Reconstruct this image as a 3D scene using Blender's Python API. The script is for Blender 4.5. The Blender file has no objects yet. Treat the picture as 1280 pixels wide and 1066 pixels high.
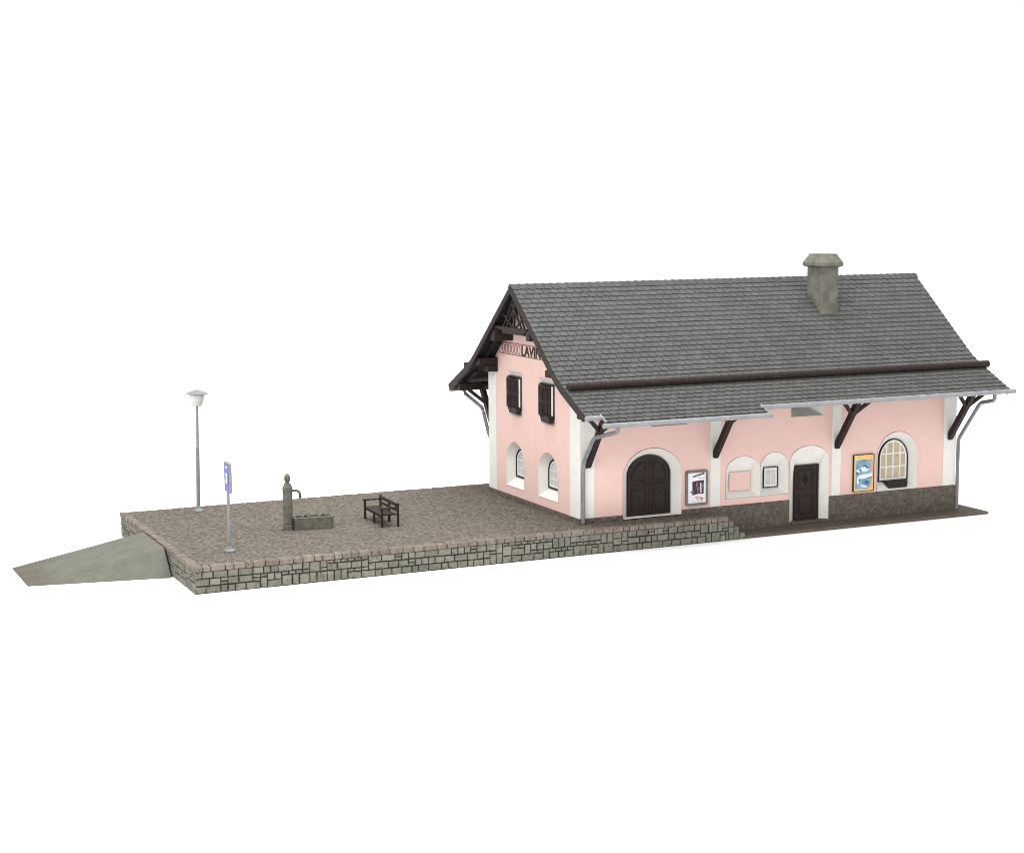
import bpy, bmesh, math, random
from math import sin, cos, pi, radians
from mathutils import Vector, Matrix
from mathutils.geometry import tessellate_polygon

random.seed(11)
S = bpy.context.scene
C = S.collection

# ------------------------------------------------------------------ camera
cd = bpy.data.cameras.new('camera')
cam = bpy.data.objects.new('camera', cd)
C.objects.link(cam)
S.camera = cam
cd.sensor_fit = 'HORIZONTAL'
cd.sensor_width = 36
cd.lens = 60.4344
cd.clip_start = 1
cd.clip_end = 3000
cam.matrix_world = Matrix([[0.907646, 0.059388, -0.415513, -23.063864], [-0.419695, 0.11468, -0.900391, -45.181813], [-0.005821, 0.991626, 0.129013, 10.290992], [0, 0, 0, 1]])

# ------------------------------------------------------------------ light
W = bpy.data.worlds.new('World')
S.world = W
W.use_nodes = True
bg = W.node_tree.nodes['Background']
bg.inputs['Color'].default_value = (1.0, 1.0, 1.0, 1)
bg.inputs['Strength'].default_value = 1.12

def area(name, loc, target, sx, sy, power, col=(1, 1, 1)):
    l = bpy.data.lights.new(name, 'AREA')
    l.shape = 'RECTANGLE'
    l.size, l.size_y, l.energy, l.color = sx, sy, power, col
    o = bpy.data.objects.new(name, l)
    C.objects.link(o)
    o.location = loc
    o.rotation_euler = (Vector(target) - Vector(loc)).to_track_quat('-Z', 'Y').to_euler()
    return o

area('key_softbox', (-40, -30, 34), (0, 2, 2), 26, 26, 20000, (1.0, .985, .96))
area('top_softbox', (2, 2, 48), (2, 3, 0), 46, 36, 38000)

S.view_settings.view_transform = 'Standard'
S.view_settings.look = 'None'
S.view_settings.exposure = 0
S.view_settings.gamma = 1
S.view_settings.use_curve_mapping = False
S.cycles.max_bounces = 8
S.cycles.filter_width = 1.0

# ------------------------------------------------------------------ materials
def mat(name, col, rough=.7, col2=None, scale=6, contrast=(.4, .6), bump=0, bscale=60, spec=.3,
        tone=0, metal=0, fine=None, detail=6, bdist=.02):
    """noise mottled paint; `tone` = strength of the per-piece brightness attribute; fine = (colour, scale, lo, hi) speckle"""
    m = bpy.data.materials.new(name)
    m.use_nodes = True
    nt = m.node_tree
    N, K = nt.nodes, nt.links
    b = N['Principled BSDF']
    b.inputs['Roughness'].default_value = rough
    b.inputs['Specular IOR Level'].default_value = spec
    b.inputs['Metallic'].default_value = metal
    tc = N.new('ShaderNodeTexCoord')
    out = None
    rgb = N.new('ShaderNodeRGB')
    rgb.outputs[0].default_value = (*col, 1)
    out = rgb.outputs[0]

    def mix(a, bcol, fac, mode='MIX'):
        x = N.new('ShaderNodeMix')
        x.data_type = 'RGBA'
        x.blend_type = mode
        x.clamp_factor = True
        if hasattr(fac, 'node'):
            K.new(fac, x.inputs[0])
        else:
            x.inputs[0].default_value = fac
        K.new(a, x.inputs[6])
        if hasattr(bcol, 'node'):
            K.new(bcol, x.inputs[7])
        else:
            x.inputs[7].default_value = (*bcol, 1)
        return x.outputs[2]

    def noise(sc, lo, hi, det=6):
        n = N.new('ShaderNodeTexNoise')
        n.inputs['Scale'].default_value = sc
        n.inputs['Detail'].default_value = det
        K.new(tc.outputs['Object'], n.inputs['Vector'])
        r = N.new('ShaderNodeMapRange')
        r.inputs[1].default_value, r.inputs[2].default_value = lo, hi
        K.new(n.outputs['Fac'], r.inputs[0])
        return r.outputs[0]
    if col2:
        out = mix(out, col2, noise(scale, *contrast, detail))
    if fine:
        out = mix(out, fine[0], noise(fine[1], fine[2], fine[3], 2))
    if tone:
        a = N.new('ShaderNodeAttribute')
        a.attribute_name = 'tone'
        mr = N.new('ShaderNodeMapRange')
        mr.inputs[3].default_value, mr.inputs[4].default_value = 1 - tone, 1 + tone
        K.new(a.outputs['Fac'], mr.inputs[0])
        cmb = N.new('ShaderNodeCombineColor')
        for i in range(3):
            K.new(mr.outputs[0], cmb.inputs[i])
        out = mix(out, cmb.outputs[0], 1.0, 'MULTIPLY')
    K.new(out, b.inputs['Base Color'])
    if bump:
        n = N.new('ShaderNodeTexNoise')
        n.inputs['Scale'].default_value = bscale
        n.inputs['Detail'].default_value = 3
        K.new(tc.outputs['Object'], n.inputs['Vector'])
        bn = N.new('ShaderNodeBump')
        bn.inputs['Strength'].default_value = bump
        bn.inputs['Distance'].default_value = bdist
        K.new(n.outputs['Fac'], bn.inputs['Height'])
        K.new(bn.outputs[0], b.inputs['Normal'])
    return m

M = {}
M['pink'] = mat('pink_plaster', (.635, .440, .395), .8, (.61, .418, .375), 2.2, (.35, .65), bump=.12, bscale=34, fine=((.655, .46, .415), 46, .5, .75))
M['white'] = mat('white_plaster', (.640, .625, .59), .75, (.60, .585, .55), 2.5, (.35, .65), bump=.06, bscale=30)
M['brown'] = mat('dark_brown_wood', (.0185, .0128, .0112), .55, (.030, .0215, .019), 9, (.4, .7), bump=.15, bscale=25, spec=.14)
M['black'] = mat('dark_joint', (.018, .016, .014), .9)
M['slate'] = mat('slate_tiles', (.058, .058, .057), .6, (.069, .069, .068), 1.3, (.35, .65), bump=.25, bscale=40, tone=.10, spec=.14, fine=((.098, .097, .092), 18, .55, .80))
M['slate_base'] = mat('slate_underlay', (.014, .014, .014), .8)
M['zinc'] = mat('zinc_grey', (.175, .180, .187), .45, (.205, .21, .216), 5, (.4, .6), spec=.35, bump=.05, bscale=20)
M['metal'] = mat('grey_paint', (.155, .158, .165), .45, (.19, .193, .20), 7, (.4, .6), spec=.45)
M['stone'] = mat('grey_green_stone', (.130, .129, .104), .85, (.170, .165, .138), 5, (.35, .65), bump=.8, bscale=14, tone=.16, fine=((.090, .087, .068), 13, .54, .70), spec=.1)
M['joint'] = mat('dark_mortar', (.026, .023, .018), .95)
M['coping'] = mat('reddish_setts', (.140, .117, .097), .85, (.18, .153, .129), 7, (.35, .65), bump=.8, bscale=16, tone=.16, fine=((.09, .073, .058), 13, .54, .72), spec=.1)
M['gravel'] = mat('brown_grit', (.078, .066, .054), .95, (.132, .114, .096), 9, (.41, .58), bump=1.0, bscale=9, fine=((.185, .166, .143), 12, .56, .68), bdist=.08, detail=3, spec=.1)
M['base'] = mat('brown_base', (.084, .070, .058), .8, (.108, .092, .077), 4, (.35, .65), bump=.5, bscale=16, spec=.12)
M['plinth'] = mat('brown_roughcast', (.088, .075, .062), .8, (.115, .099, .083), 6, (.42, .58), bump=1.0, bscale=9, fine=((.165, .147, .122), 11, .56, .72), bdist=.07, spec=.12)
M['chimney'] = mat('chimney_concrete', (.098, .096, .079), .8, (.150, .145, .121), 3.5, (.35, .65), bump=.3, bscale=16, spec=.1)
def ramp_mat():
    """sandy concrete, trodden brown towards the foot of the ramp"""
    m = mat('ramp_concrete', (.124, .124, .104), .9, (.105, .104, .087), 2.2, (.35, .65), bump=.5, bscale=26, fine=((.140, .137, .116), 16, .5, .75), spec=.1)
    nt = m.node_tree
    N, K = nt.nodes, nt.links
    b = N['Principled BSDF']
    src = b.inputs['Base Color'].links[0].from_socket
    tc = N.new('ShaderNodeTexCoord')
    sp = N.new('ShaderNodeSeparateXYZ'); K.new(tc.outputs['Object'], sp.inputs[0])
    n = N.new('ShaderNodeTexNoise'); n.inputs['Scale'].default_value = 1.6; n.inputs['Detail'].default_value = 6
    K.new(tc.outputs['Object'], n.inputs['Vector'])
    ad = N.new('ShaderNodeMath'); ad.operation = 'MULTIPLY_ADD'; ad.inputs[1].default_value = 2.2
    K.new(n.outputs['Fac'], ad.inputs[0]); K.new(sp.outputs['X'], ad.inputs[2])
    r = N.new('ShaderNodeMapRange'); r.inputs[1].default_value, r.inputs[2].default_value = -13.6, -15.1
    r.inputs[4].default_value = .85
    K.new(ad.outputs[0], r.inputs[0])
    x = N.new('ShaderNodeMix'); x.data_type = 'RGBA'
    K.new(r.outputs[0], x.inputs[0]); K.new(src, x.inputs[6]); x.inputs[7].default_value = (.085, .067, .053, 1)
    K.new(x.outputs[2], b.inputs['Base Color'])
    return m
M['concrete'] = ramp_mat()
M['pump'] = mat('pump_stone', (.085, .083, .066), .65, (.135, .128, .104), 6, (.4, .65), bump=.3, bscale=22, spec=.3)
M['pipe'] = mat('downpipe_grey', (.135, .14, .147), .5, (.17, .175, .182), 5, (.4, .6), spec=.3)
M['shade'] = mat('lamp_shade_white', (.50, .495, .48), .4, spec=.4)
M['blue'] = mat('sign_blue', (.055, .062, .30), .45, spec=.4)
M['sign_white'] = mat('sign_white', (.70, .70, .72), .5)
M['curtain_tan'] = mat('curtain_tan', (.34, .235, .085), .8, (.42, .31, .15), 5, (.35, .65))
M['curtain_white'] = mat('curtain_grey', (.38, .385, .39), .8, (.52, .52, .52), 3, (.35, .65))
M['letters'] = mat('letter_paint', (.03, .02, .018), .7)
M['letter_faint'] = mat('ornament_paint', (.16, .075, .06), .7)
M['vent'] = mat('vent_grey', (.19, .185, .18), .7)
M['frame_grey'] = mat('poster_frame_grey', (.105, .105, .11), .5, (.155, .155, .16), 8, spec=.3)
M['paper'] = mat('poster_paper', (.66, .66, .68), .5, spec=.4)
M['ground'] = mat('white_table', (.94, .94, .94), .9, spec=.1)

def glass():
    m = bpy.data.materials.new('window_glass')
    m.use_nodes = True
    nt = m.node_tree
    b = nt.nodes['Principled BSDF']
    b.inputs['Base Color'].default_value = (.8, .85, .85, 1)
    b.inputs['Roughness'].default_value = .08
    b.inputs['Alpha'].default_value = .10
    return m
M['glass'] = glass()

def flat(name, c, rough=.5):
    m = mat(name, c, rough)
    return m

# ------------------------------------------------------------------ mesh helpers
def F(u, v, w): return Vector((u, w, v))          # front wall: u = x, v = z, w = depth (+y)
def G(u, v, w): return Vector((w, u, v))          # gable wall: u = y, v = z, w = depth (+x)
def I(u, v, w): return Vector((u, v, w))

def addpoly(bm, pts):
    try:
        return bm.faces.new([bm.verts.new(p) for p in pts])
    except ValueError:
        return None

def box(bm, x0, x1, y0, y1, z0, z1, mp=I):
    v = [bm.verts.new(mp(x, y, z)) for z in (z0, z1) for y in (y0, y1) for x in (x0, x1)]
    fs = []
    for q in ((0, 1, 3, 2), (4, 6, 7, 5), (0, 4, 5, 1), (2, 3, 7, 6), (0, 2, 6, 4), (1, 5, 7, 3)):
        fs.append(bm.faces.new([v[i] for i in q]))
    return fs

def prism(bm, loops, w0, w1, mp=I):
    """extruded polygon with holes: loops[0] = outline, the rest holes"""
    flatpts = [p for l in loops for p in l]
    tris = tessellate_polygon([[Vector((p[0], p[1], 0)) for p in l] for l in loops])
    a = [bm.verts.new(mp(p[0], p[1], w0)) for p in flatpts]
    b = [bm.verts.new(mp(p[0], p[1], w1)) for p in flatpts]
    for t in tris:
        for s, tt in ((a, t), (b, tuple(reversed(t)))):
            try:
                bm.faces.new([s[i] for i in tt])
            except ValueError:
                pass
    k = 0
    for l in loops:
        n = len(l)
        for i in range(n):
            j = (i + 1) % n
            bm.faces.new([a[k + i], a[k + j], b[k + j], b[k + i]])
        k += n

def loft(bm, rings, closed=True, cap0=False, cap1=False):
    vs = [[bm.verts.new(p) for p in r] for r in rings]
    n = len(vs[0])
    for a, b in zip(vs, vs[1:]):
        for i in range(n if closed else n - 1):
            j = (i + 1) % n
            bm.faces.new([a[i], a[j], b[j], b[i]])
    if cap0: bm.faces.new(vs[0])
    if cap1: bm.faces.new(vs[-1])

def lathe(bm, prof, seg=20, c=(0, 0, 0), rot=0):
    rings = [[Vector((c[0] + r * cos(rot + 2 * pi * i / seg), c[1] + r * sin(rot + 2 * pi * i / seg), c[2] + z)) for i in range(seg)] for r, z in prof]
    loft(bm, rings, True, True, True)

def tube(bm, pts, r, seg=10):
    pts = [Vector(p) for p in pts]
    rings = []
    for i, p in enumerate(pts):
        d = (pts[min(i + 1, len(pts) - 1)] - pts[max(i - 1, 0)]).normalized()
        ref = Vector((0, 0, 1)) if abs(d.z) < .95 else Vector((0, 1, 0))
        a = d.cross(ref).normalized()
        b = a.cross(d)
        k = 1
        if 0 < i < len(pts) - 1:
            k = 1 / max(.5, math.sqrt(max(.01, (1 + (pts[i + 1] - p).normalized().dot((p - pts[i - 1]).normalized())) / 2)))
        rings.append([p + a * (r * cos(2 * pi * j / seg)) * k + b * (r * sin(2 * pi * j / seg)) for j in range(seg)])
    loft(bm, rings, True, True, True)

def beam(bm, p0, p1, w, h, up=(0, 0, 1)):
    p0, p1 = Vector(p0), Vector(p1)
    d = (p1 - p0).normalized()
    s = d.cross(Vector(up)).normalized()
    u = s.cross(d)
    r = [[p + s * a * w / 2 + u * b * h / 2 for a, b in ((-1, -1), (1, -1), (1, 1), (-1, 1))] for p in (p0, p1)]
    loft(bm, r, True, True, True)

def arch(cx, hw, z0, zs, zt, n=16):
    return [(cx - hw, z0), (cx + hw, z0)] + [(cx + hw * cos(pi * i / n), zs + (zt - zs) * sin(pi * i / n)) for i in range(n + 1)]

def archrect(cx, hw, z0, zt, n=16):
    zs = (z0 + zt) / 2
    o = [(cx - hw, z0), (cx + hw, z0)]
    for i in range(n + 1):
        c, s = cos(pi * i / n), sin(pi * i / n)
        m = max(abs(c), abs(s))
        o.append((cx + hw * c / m, zs + (zt - zs) * s / m))
    return o

def grow(l, d):
    cx = sum(p[0] for p in l) / len(l)
    cz = sum(p[1] for p in l) / len(l)
    return [(p[0] + d * (1 if p[0] > cx else -1) * min(1, abs(p[0] - cx) * 4), p[1] + d * max(-1, min(1, (p[1] - cz) * 2))) for p in l]

def obj(name, bm, m, parent=None, bevel=0, seg=1, smooth=False, loc=None):
    bmesh.ops.remove_doubles(bm, verts=bm.verts, dist=1e-5)
    bmesh.ops.recalc_face_normals(bm, faces=bm.faces)
    me = bpy.data.meshes.new(name)
    bm.to_mesh(me)
    bm.free()
    ms = m if isinstance(m, (list, tuple)) else [m]
    for x in ms:
        me.materials.append(M[x] if isinstance(x, str) else x)
    o = bpy.data.objects.new(name, me)
    C.objects.link(o)
    if parent:
        o.parent = parent
        # meshes are written in the coordinates of the thing that owns them
    if loc: o.location = loc
    if smooth:
        for p in me.polygons: p.use_smooth = True
    if bevel:
        b = o.modifiers.new('bevel', 'BEVEL')
        b.width, b.segments, b.limit_method, b.angle_limit = bevel, seg, 'ANGLE', radians(35)
        b.harden_normals = False
    return o

def thing(name, label, cat, loc=(0, 0, 0), rz=0, group=None):
    o = bpy.data.objects.new(name, None)
    o.empty_display_size = .2
    C.objects.link(o)
    o.location = loc
    o.rotation_euler = (0, 0, rz)
    o['label'], o['category'] = label, cat
    if group: o['group'] = group
    return o

def B(): return bmesh.new()

def tone_layer(bm):
    return bm.faces.layers.float.get('tone') or bm.faces.layers.float.new('tone')

# ------------------------------------------------------------------ dimensions (m)
L, D = 14.0, 6.58                 # station front and depth
HP, ZP = .728, .892               # platform height, plinth top
LP, YP, YR = 11.97, .964, 8.2     # platform left end, front edge, rear edge
XS = 4.62                         # platform right end
OV = .72                          # verge overhang
YRIDGE, ZRIDGE = 3.29, 7.75
# roof section, front side, from the ridge to the eave
PROF = [(3.29, 7.75), (.45, 5.42), (.12, 5.17), (-.2, 4.98), (-1.75, 4.21)]

# ------------------------------------------------------------------ ground
bm = B()
addpoly(bm, [(-900, -300, 0), (900, -300, 0), (900, 1500, 0), (-900, 1500, 0)])
g = obj('ground', bm, 'ground')
g.location.z = -.004
g['kind'] = 'structure'

# ------------------------------------------------------------------ base plate
bm = B()
bx = [(4.4, -YP + .02), (14.7, -YP + .02), (14.7, 7.4), (4.4, 7.4)]
prism(bm, [bx], 0.0, .085)
pv = obj('pavement', bm, 'base', bevel=.02)
pv['kind'] = 'structure'

# ------------------------------------------------------------------ platform
plat = thing('station_platform', 'raised grit topped platform with a grey rubble stone edge', 'platform', (0, 0, 0))

def rubble(bm, u0, u1, z0, z1, mp, cell=.1, seed=1, gap=.015, deep=.034):
    """irregular ashlar: random rectangles packed on a grid, each a small bevelled stone"""
    rnd = random.Random(seed)
    t = tone_layer(bm)
    nc, nr = int(round((u1 - u0) / cell)), int(round((z1 - z0) / cell))
    cw, chh = (u1 - u0) / nc, (z1 - z0) / nr
    used = [[0] * nc for _ in range(nr)]
    sizes = [(3, 2), (3, 2), (2, 2), (2, 3), (2, 2), (3, 2), (2, 3), (3, 3), (4, 2), (2, 1)]
    for c in range(nc):
        for r in range(nr - 1, -1, -1):
            if used[r][c]: continue
            opts = sizes[:]
            rnd.shuffle(opts)
            if rnd.random() < .93: opts = [o for o in opts if o[0] * o[1] > 1]
            for (w, h) in opts + [(1, 3), (1, 2), (2, 1), (1, 1)]:
                if c + w <= nc and r - h + 1 >= 0 and r - h + 1 != 1 and all(not used[r - j][c + i] for i in range(w) for j in range(h)):
                    break
            for i in range(w):
                for j in range(h): used[r - j][c + i] = 1
            a0, a1 = u0 + c * cw + gap, u0 + (c + w) * cw - gap
            b0, b1 = z0 + (r - h + 1) * chh + gap, z0 + (r + 1) * chh - gap
            J = lambda: rnd.uniform(-.008, .008)
            base = [(a0 + J(), b0 + J()), (a1 + J(), b0 + J()), (a1 + J(), b1 + J()), (a0 + J(), b1 + J())]
            cu, cz = (a0 + a1) / 2, (b0 + b1) / 2
            dd = deep * rnd.uniform(.7, 1.25)
            rings = [[mp(p[0], p[1], .02) for p in base], [mp(p[0], p[1], -dd * .6) for p in base],
                     [mp(p[0] + (.012 if p[0] < cu else -.012), p[1] + (.012 if p[1] < cz else -.012), -dd - rnd.uniform(0, .006)) for p in base]]
            vs = [[bm.verts.new(p) for p in rg] for rg in rings]
            tv = rnd.random()
            for q, s in zip(vs, vs[1:]):
                for i in range(4):
                    f = bm.faces.new([q[i], q[(i + 1) % 4], s[(i + 1) % 4], s[i]])
                    f[t] = tv
            f = bm.faces.new(vs[-1])
            f[t] = tv

# joint backing
bm = B()
prism(bm, [[(-LP + .03, -YP + .03), (XS, -YP + .03), (XS, -.04), (-.04, -.04), (-.04, D + .04), (XS, D + .04), (XS, YR - .03), (-LP + .03, YR - .03)]], 0, HP - .13)
prism(bm, [[(-LP + .1, -YP + .1), (XS - .03, -YP + .1), (XS - .03, -.05), (-.06, -.05), (-.06, D + .06), (XS - .03, D + .06), (XS - .03, YR), (-LP + .1, YR)]], HP - .135, HP - .02)
core = obj('core', bm, 'joint', plat)
bm = B()
rubble(bm, -LP, XS, 0, HP - .13, lambda u, v, w: Vector((u, -YP + .03 + w, v)), seed=5)
rubble(bm, -YP, YR, 0, HP - .13, lambda u, v, w: Vector((-LP + .03 + w, u, v)), seed=9)
rubble(bm, -LP, XS, 0, HP - .13, lambda u, v, w: Vector((u, YR - .03 - w, v)), seed=13)
# the stepped end: stones getting lower to the right
for k, (x0, x1, zt) in enumerate(((XS, XS + .2, .60), (XS + .2, XS + .4, .40), (XS + .4, XS + .62, .20))):
    rubble(bm, x0, x1, 0, zt, lambda u, v, w: Vector((u, -YP + .03 + w, v)), seed=21 + k)
obj('retaining_wall', bm, 'stone', plat)
bm = B()
for k, (x0, x1, zt) in enumerate(((XS, XS + .2, .60), (XS + .2, XS + .4, .40), (XS + .4, XS + .62, .20))):
    box(bm, x0 + .002, x1, -YP + .032, -.75 + .1 * k, 0.001, zt)
obj('end_step', bm, 'stone', plat, bevel=.02)

# coping setts
bm = B()
t = tone_layer(bm)
rnd = random.Random(3)
x = -LP - .02
while x < XS - .02:
    w = rnd.uniform(.20, .40)
    x1 = min(x + w, XS)
    if XS - x1 < .12: x1 = XS
    h = rnd.uniform(-.008, .012)
    tv = rnd.random()
    for f in box(bm, x + .008, x1 - .008, -YP - .02 + rnd.uniform(-.01, .01), -YP + .25 + rnd.uniform(-.03, .03), HP - .135, HP + .012 + h): f[t] = tv
    x = x1
y = -YP + .27
while y < YR:
    w = rnd.uniform(.14, .24)
    y1 = min(y + w, YR + .01)
    tv = rnd.random()
    for f in box(bm, -LP - .02 + rnd.uniform(-.01, .01), -LP + .2 + rnd.uniform(-.03, .03), y + .008, y1 - .008, HP - .135, HP + .012 + rnd.uniform(-.008, .012)): f[t] = tv
    y = y1
obj('coping', bm, 'coping', plat, bevel=.028, seg=2)

# grit surface with real grain
def grit(x0, x1, y0, y1, z, st, seed):
    rnd = random.Random(seed)
    nx, ny = int((x1 - x0) / st), int((y1 - y0) / st)
    vs = [(x0 + (x1 - x0) * i / nx, y0 + (y1 - y0) * j / ny, z + rnd.uniform(-.008, .009)) for j in range(ny + 1) for i in range(nx + 1)]
    fs = [(j * (nx + 1) + i, j * (nx + 1) + i + 1, (j + 1) * (nx + 1) + i + 1, (j + 1) * (nx + 1) + i) for j in range(ny) for i in range(nx)]
    return vs, fs
va, fa = grit(-LP + .17, -.03, -YP + .2, YR + .01, HP, .06, 1)
vb, fb = grit(-.03, XS, -YP + .2, -.02, HP, .06, 2)
vc, fc = grit(-.12, XS, D - .03, YR + .01, HP, .06, 4)
n_ab = len(va) + len(vb)
me = bpy.data.meshes.new('surface')
me.from_pydata(va + vb + vc, [], fa + [tuple(i + len(va) for i in f) for f in fb] + [tuple(i + n_ab for i in f) for f in fc])
me.materials.append(M['gravel'])
o = bpy.data.objects.new('surface', me)
C.objects.link(o)
o.parent = plat

# ------------------------------------------------------------------ ramp
rp = B()
x0, x1 = -LP - .06, -15.85
top = [(x0, 2.2, HP - .02), (x0, 4.78, HP - .02), (x1, 4.67, .015), (x1 + .25, 2.07, .05)]
a, b, c, d = [rp.verts.new(p) for p in top]
fa_, fb_ = rp.verts.new((x0, 1.38, 0)), rp.verts.new((x0, 5.6, 0))
c0, d0 = rp.verts.new((x1, 4.68, 0)), rp.verts.new((x1 + .02, 2.06, 0))
for q in ((a, d, c, b), (a, fa_, d0, d), (d, d0, c0, c), (b, c, c0, fb_), (a, b, fb_, fa_), (fa_, fb_, c0, d0)):
    rp.faces.new(q)
bmesh.ops.triangulate(rp, faces=rp.faces[:])
r = obj('access_ramp', rp, 'concrete', bevel=.012)
r['label'], r['category'] = 'sloping grey concrete ramp with flared sides at the platform end', 'ramp'

# ------------------------------------------------------------------ station building
ST = thing('station_building', 'pink two storey railway station with grey slate roof and white trim', 'building', (0, 0, 0))

# openings: front wall
BIG = dict(o=arch(2.49, 1.02, ZP, 2.02, 2.87), cx=2.49)
SML = dict(o=arch(8.21, .75, ZP, 2.08, 2.58))
WIN = dict(o=arch(11.65, .81, ZP + .01, 2.0, 2.82))
def notch(l):  # travel an arch from its left foot over the top to its right foot
    return [l[0]] + list(reversed(l[2:])) + [l[1]]
bot = [(0.0, ZP)]
for a_ in (BIG['o'], SML['o'], WIN['o']):
    n_ = notch(grow(a_, .014))
    n_[0] = (n_[0][0], ZP)
    n_[-1] = (n_[-1][0], ZP)
    bot += n_
outline = bot + [(L, ZP), (L, 4.86), (0, 4.86)]
n1 = arch(5.73, .625, 1.10, 1.95, 2.40)
n2 = arch(6.885, .525, 1.10, 1.98, 2.46)
hole = [(5.09, 1.09), (7.42, 1.09)] + [(p[0], p[1]) for p in grow(n2, .012)[2:-1]] + [(6.358, 1.93)] + [(p[0], p[1]) for p in grow(n1, .012)[3:]]
vent1 = [(7.49, 3.53), (8.7, 3.53), (8.7, 4.35), (7.49, 4.35)]
vent2 = [(2.45, 3.53), (3.7, 3.53), (3.7, 4.35), (2.45, 4.35)]
wall = B()
prism(wall, [outline, hole, vent1, vent2], 0, .16, F)
# gable walls and rear wall
def gable_loop():
    f = [(y, z - .13) for y, z in PROF if y >= 0.1]
    right = [(0.0, 4.92)] + list(reversed(f))
    left = [(2 * YRIDGE - y, z) for y, z in f[1:]] + [(D, 4.92)]
    return [(0.0, ZP)] + right + left + [(D, ZP)]
GL = gable_loop()
g1, g2 = arch(4.535, .675, 1.18, 2.0, 2.64), arch(2.125, .695, 1.17, 1.98, 2.61)
u1 = [(3.99, 3.51), (5.12, 3.51), (5.12, 4.92), (3.99, 4.92)]
u2 = [(1.63, 3.50), (2.75, 3.50), (2.75, 4.90), (1.63, 4.90)]
prism(wall, [GL, grow(g1, .014), grow(g2, .014), u1, u2], 0, .16, G)
prism(wall, [GL], L - .16, L, G)
box(wall, .16, L - .16, D - .16, D, ZP, 4.86)
wall_o = obj('wall', wall, 'pink', ST)

# plinth
bm = B()
for x0_, x1_ in ((-.03, 1.47), (3.51, 7.46), (8.96, L + .03)):
    box(bm, x0_, x1_, -.035, .3, .002, ZP - .001)
box(bm, 1.47, 3.51, .05, .3, .002, HP + .03)
box(bm, -.035, .3, .3, D + .03, .002, ZP - .001)
box(bm, L - .3, L + .035, .3, D + .03, .002, ZP - .001)
box(bm, .3, L - .3, D - .3, D + .035, .002, ZP - .001)
obj('plinth', bm, 'plinth', ST, bevel=.012)
# threshold step at the small door and sill stone at the big door
bm = B()
box(bm, 7.50, 8.93, -.10, .32, .083, .165)
obj('door_step', bm, 'base', ST, bevel=.015)
bm = B()
box(bm, 1.48, 3.5, -.045, .33, HP + .03, HP + .055)
obj('door_sill', bm, 'white', ST, bevel=.008)

# white pilasters
def pil(bmf): return obj('pilaster', bmf, 'white', ST, bevel=.012)
for x0_, x1_ in ((4.53, 4.90), (9.06, 9.41)):
    bm = B(); box(bm, x0_, x1_, -.022, .10, ZP, 4.80); pil(bm)
bm = B()
prism(bm, [[(-.022, -.022), (.50, -.022), (.50, .12), (.12, .12), (.12, .62), (-.022, .62)]], ZP, 4.82)
pil(bm)
bm = B()
prism(bm, [[(13.50, -.022), (L + .022, -.022), (L + .022, .62), (L - .12, .62), (L - .12, .12), (13.50, .12)]], ZP, 4.82)
pil(bm)
for xx in (-.022, L - .12):
    bm = B(); box(bm, xx, xx + .142, D - .58, D + .022, ZP, 4.85); pil(bm)

# splayed surrounds
def surround(name, outer, inner, depth, mp, back=True, proud=-.014):
    bm = B()
    rings = [[mp(p[0], p[1], .13) for p in outer], [mp(p[0], p[1], proud) for p in outer], [mp(p[0], p[1], depth) for p in inner]]
    loft(bm, rings, True)
    if back:
        addpoly(bm, [mp(p[0], p[1], depth) for p in inner])
    return obj(name, bm, 'white', ST)

big_in = arch(2.49, .745, HP + .04, 2.02, 2.64)
sml_in = archrect(8.21, .4625, .175, 1.95)
win_in = arch(11.66, .59, 1.16, 1.92, 2.56)
surround('door_surround', arch(2.49, 1.02, HP + .035, 2.02, 2.87), big_in, .28, F)
surround('door_surround', arch(8.21, .75, .088, 2.08, 2.58), sml_in, .22, F)
surround('window_surround', WIN['o'], win_in, .27, F)
surround('window_surround', n2, archrect(6.90, .275, 1.30, 1.96), .27, F)
surround('niche_surround', n1, archrect(5.73, .40, 1.29, 1.90), .23, F)
surround('window_surround', g1, arch(4.535, .51, 1.45, 2.0, 2.42), .30, G)
surround('window_surround', g2, arch(2.125, .52, 1.43, 1.98, 2.40), .30, G)
sq = lambda y0, y1, z0, z1: [(y0, z0), (y1, z0), (y1, z1), (y0, z1)]
surround('window_surround', sq(4.0, 5.11, 3.52, 4.91), sq(4.05, 5.06, 3.60, 4.75), .10, G)
surround('window_surround', sq(1.64, 2.74, 3.51, 4.89), sq(1.69, 2.69, 3.59, 4.73), .10, G)
# the blind pink panel in the niche
bm = B(); box(bm, 5.345, 6.115, .17, .225, 1.30, 1.89)
obj('niche_panel', bm, 'pink', ST, bevel=.006)
# attic openings under the eave
for v_ in (vent1, vent2):
    x0_, x1_ = v_[0][0], v_[1][0]
    bm = B()
    loft(bm, [[F(p[0], p[1], .13) for p in v_], [F(p[0], p[1], -.01) for p in v_],
              [F(x0_ + .1, 3.80, .42), F(x1_ - .32, 3.80, .42), F(x1_ - .32, 4.35, .42), F(x0_ + .1, 4.35, .42)]], True, False, True)
    obj('attic_recess', bm, ['white'], ST)
    bm = B(); box(bm, x0_ + .1, x1_ - .34, .35, .415, 3.81, 4.34)
    obj('attic_hatch', bm, 'vent', ST)

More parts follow.
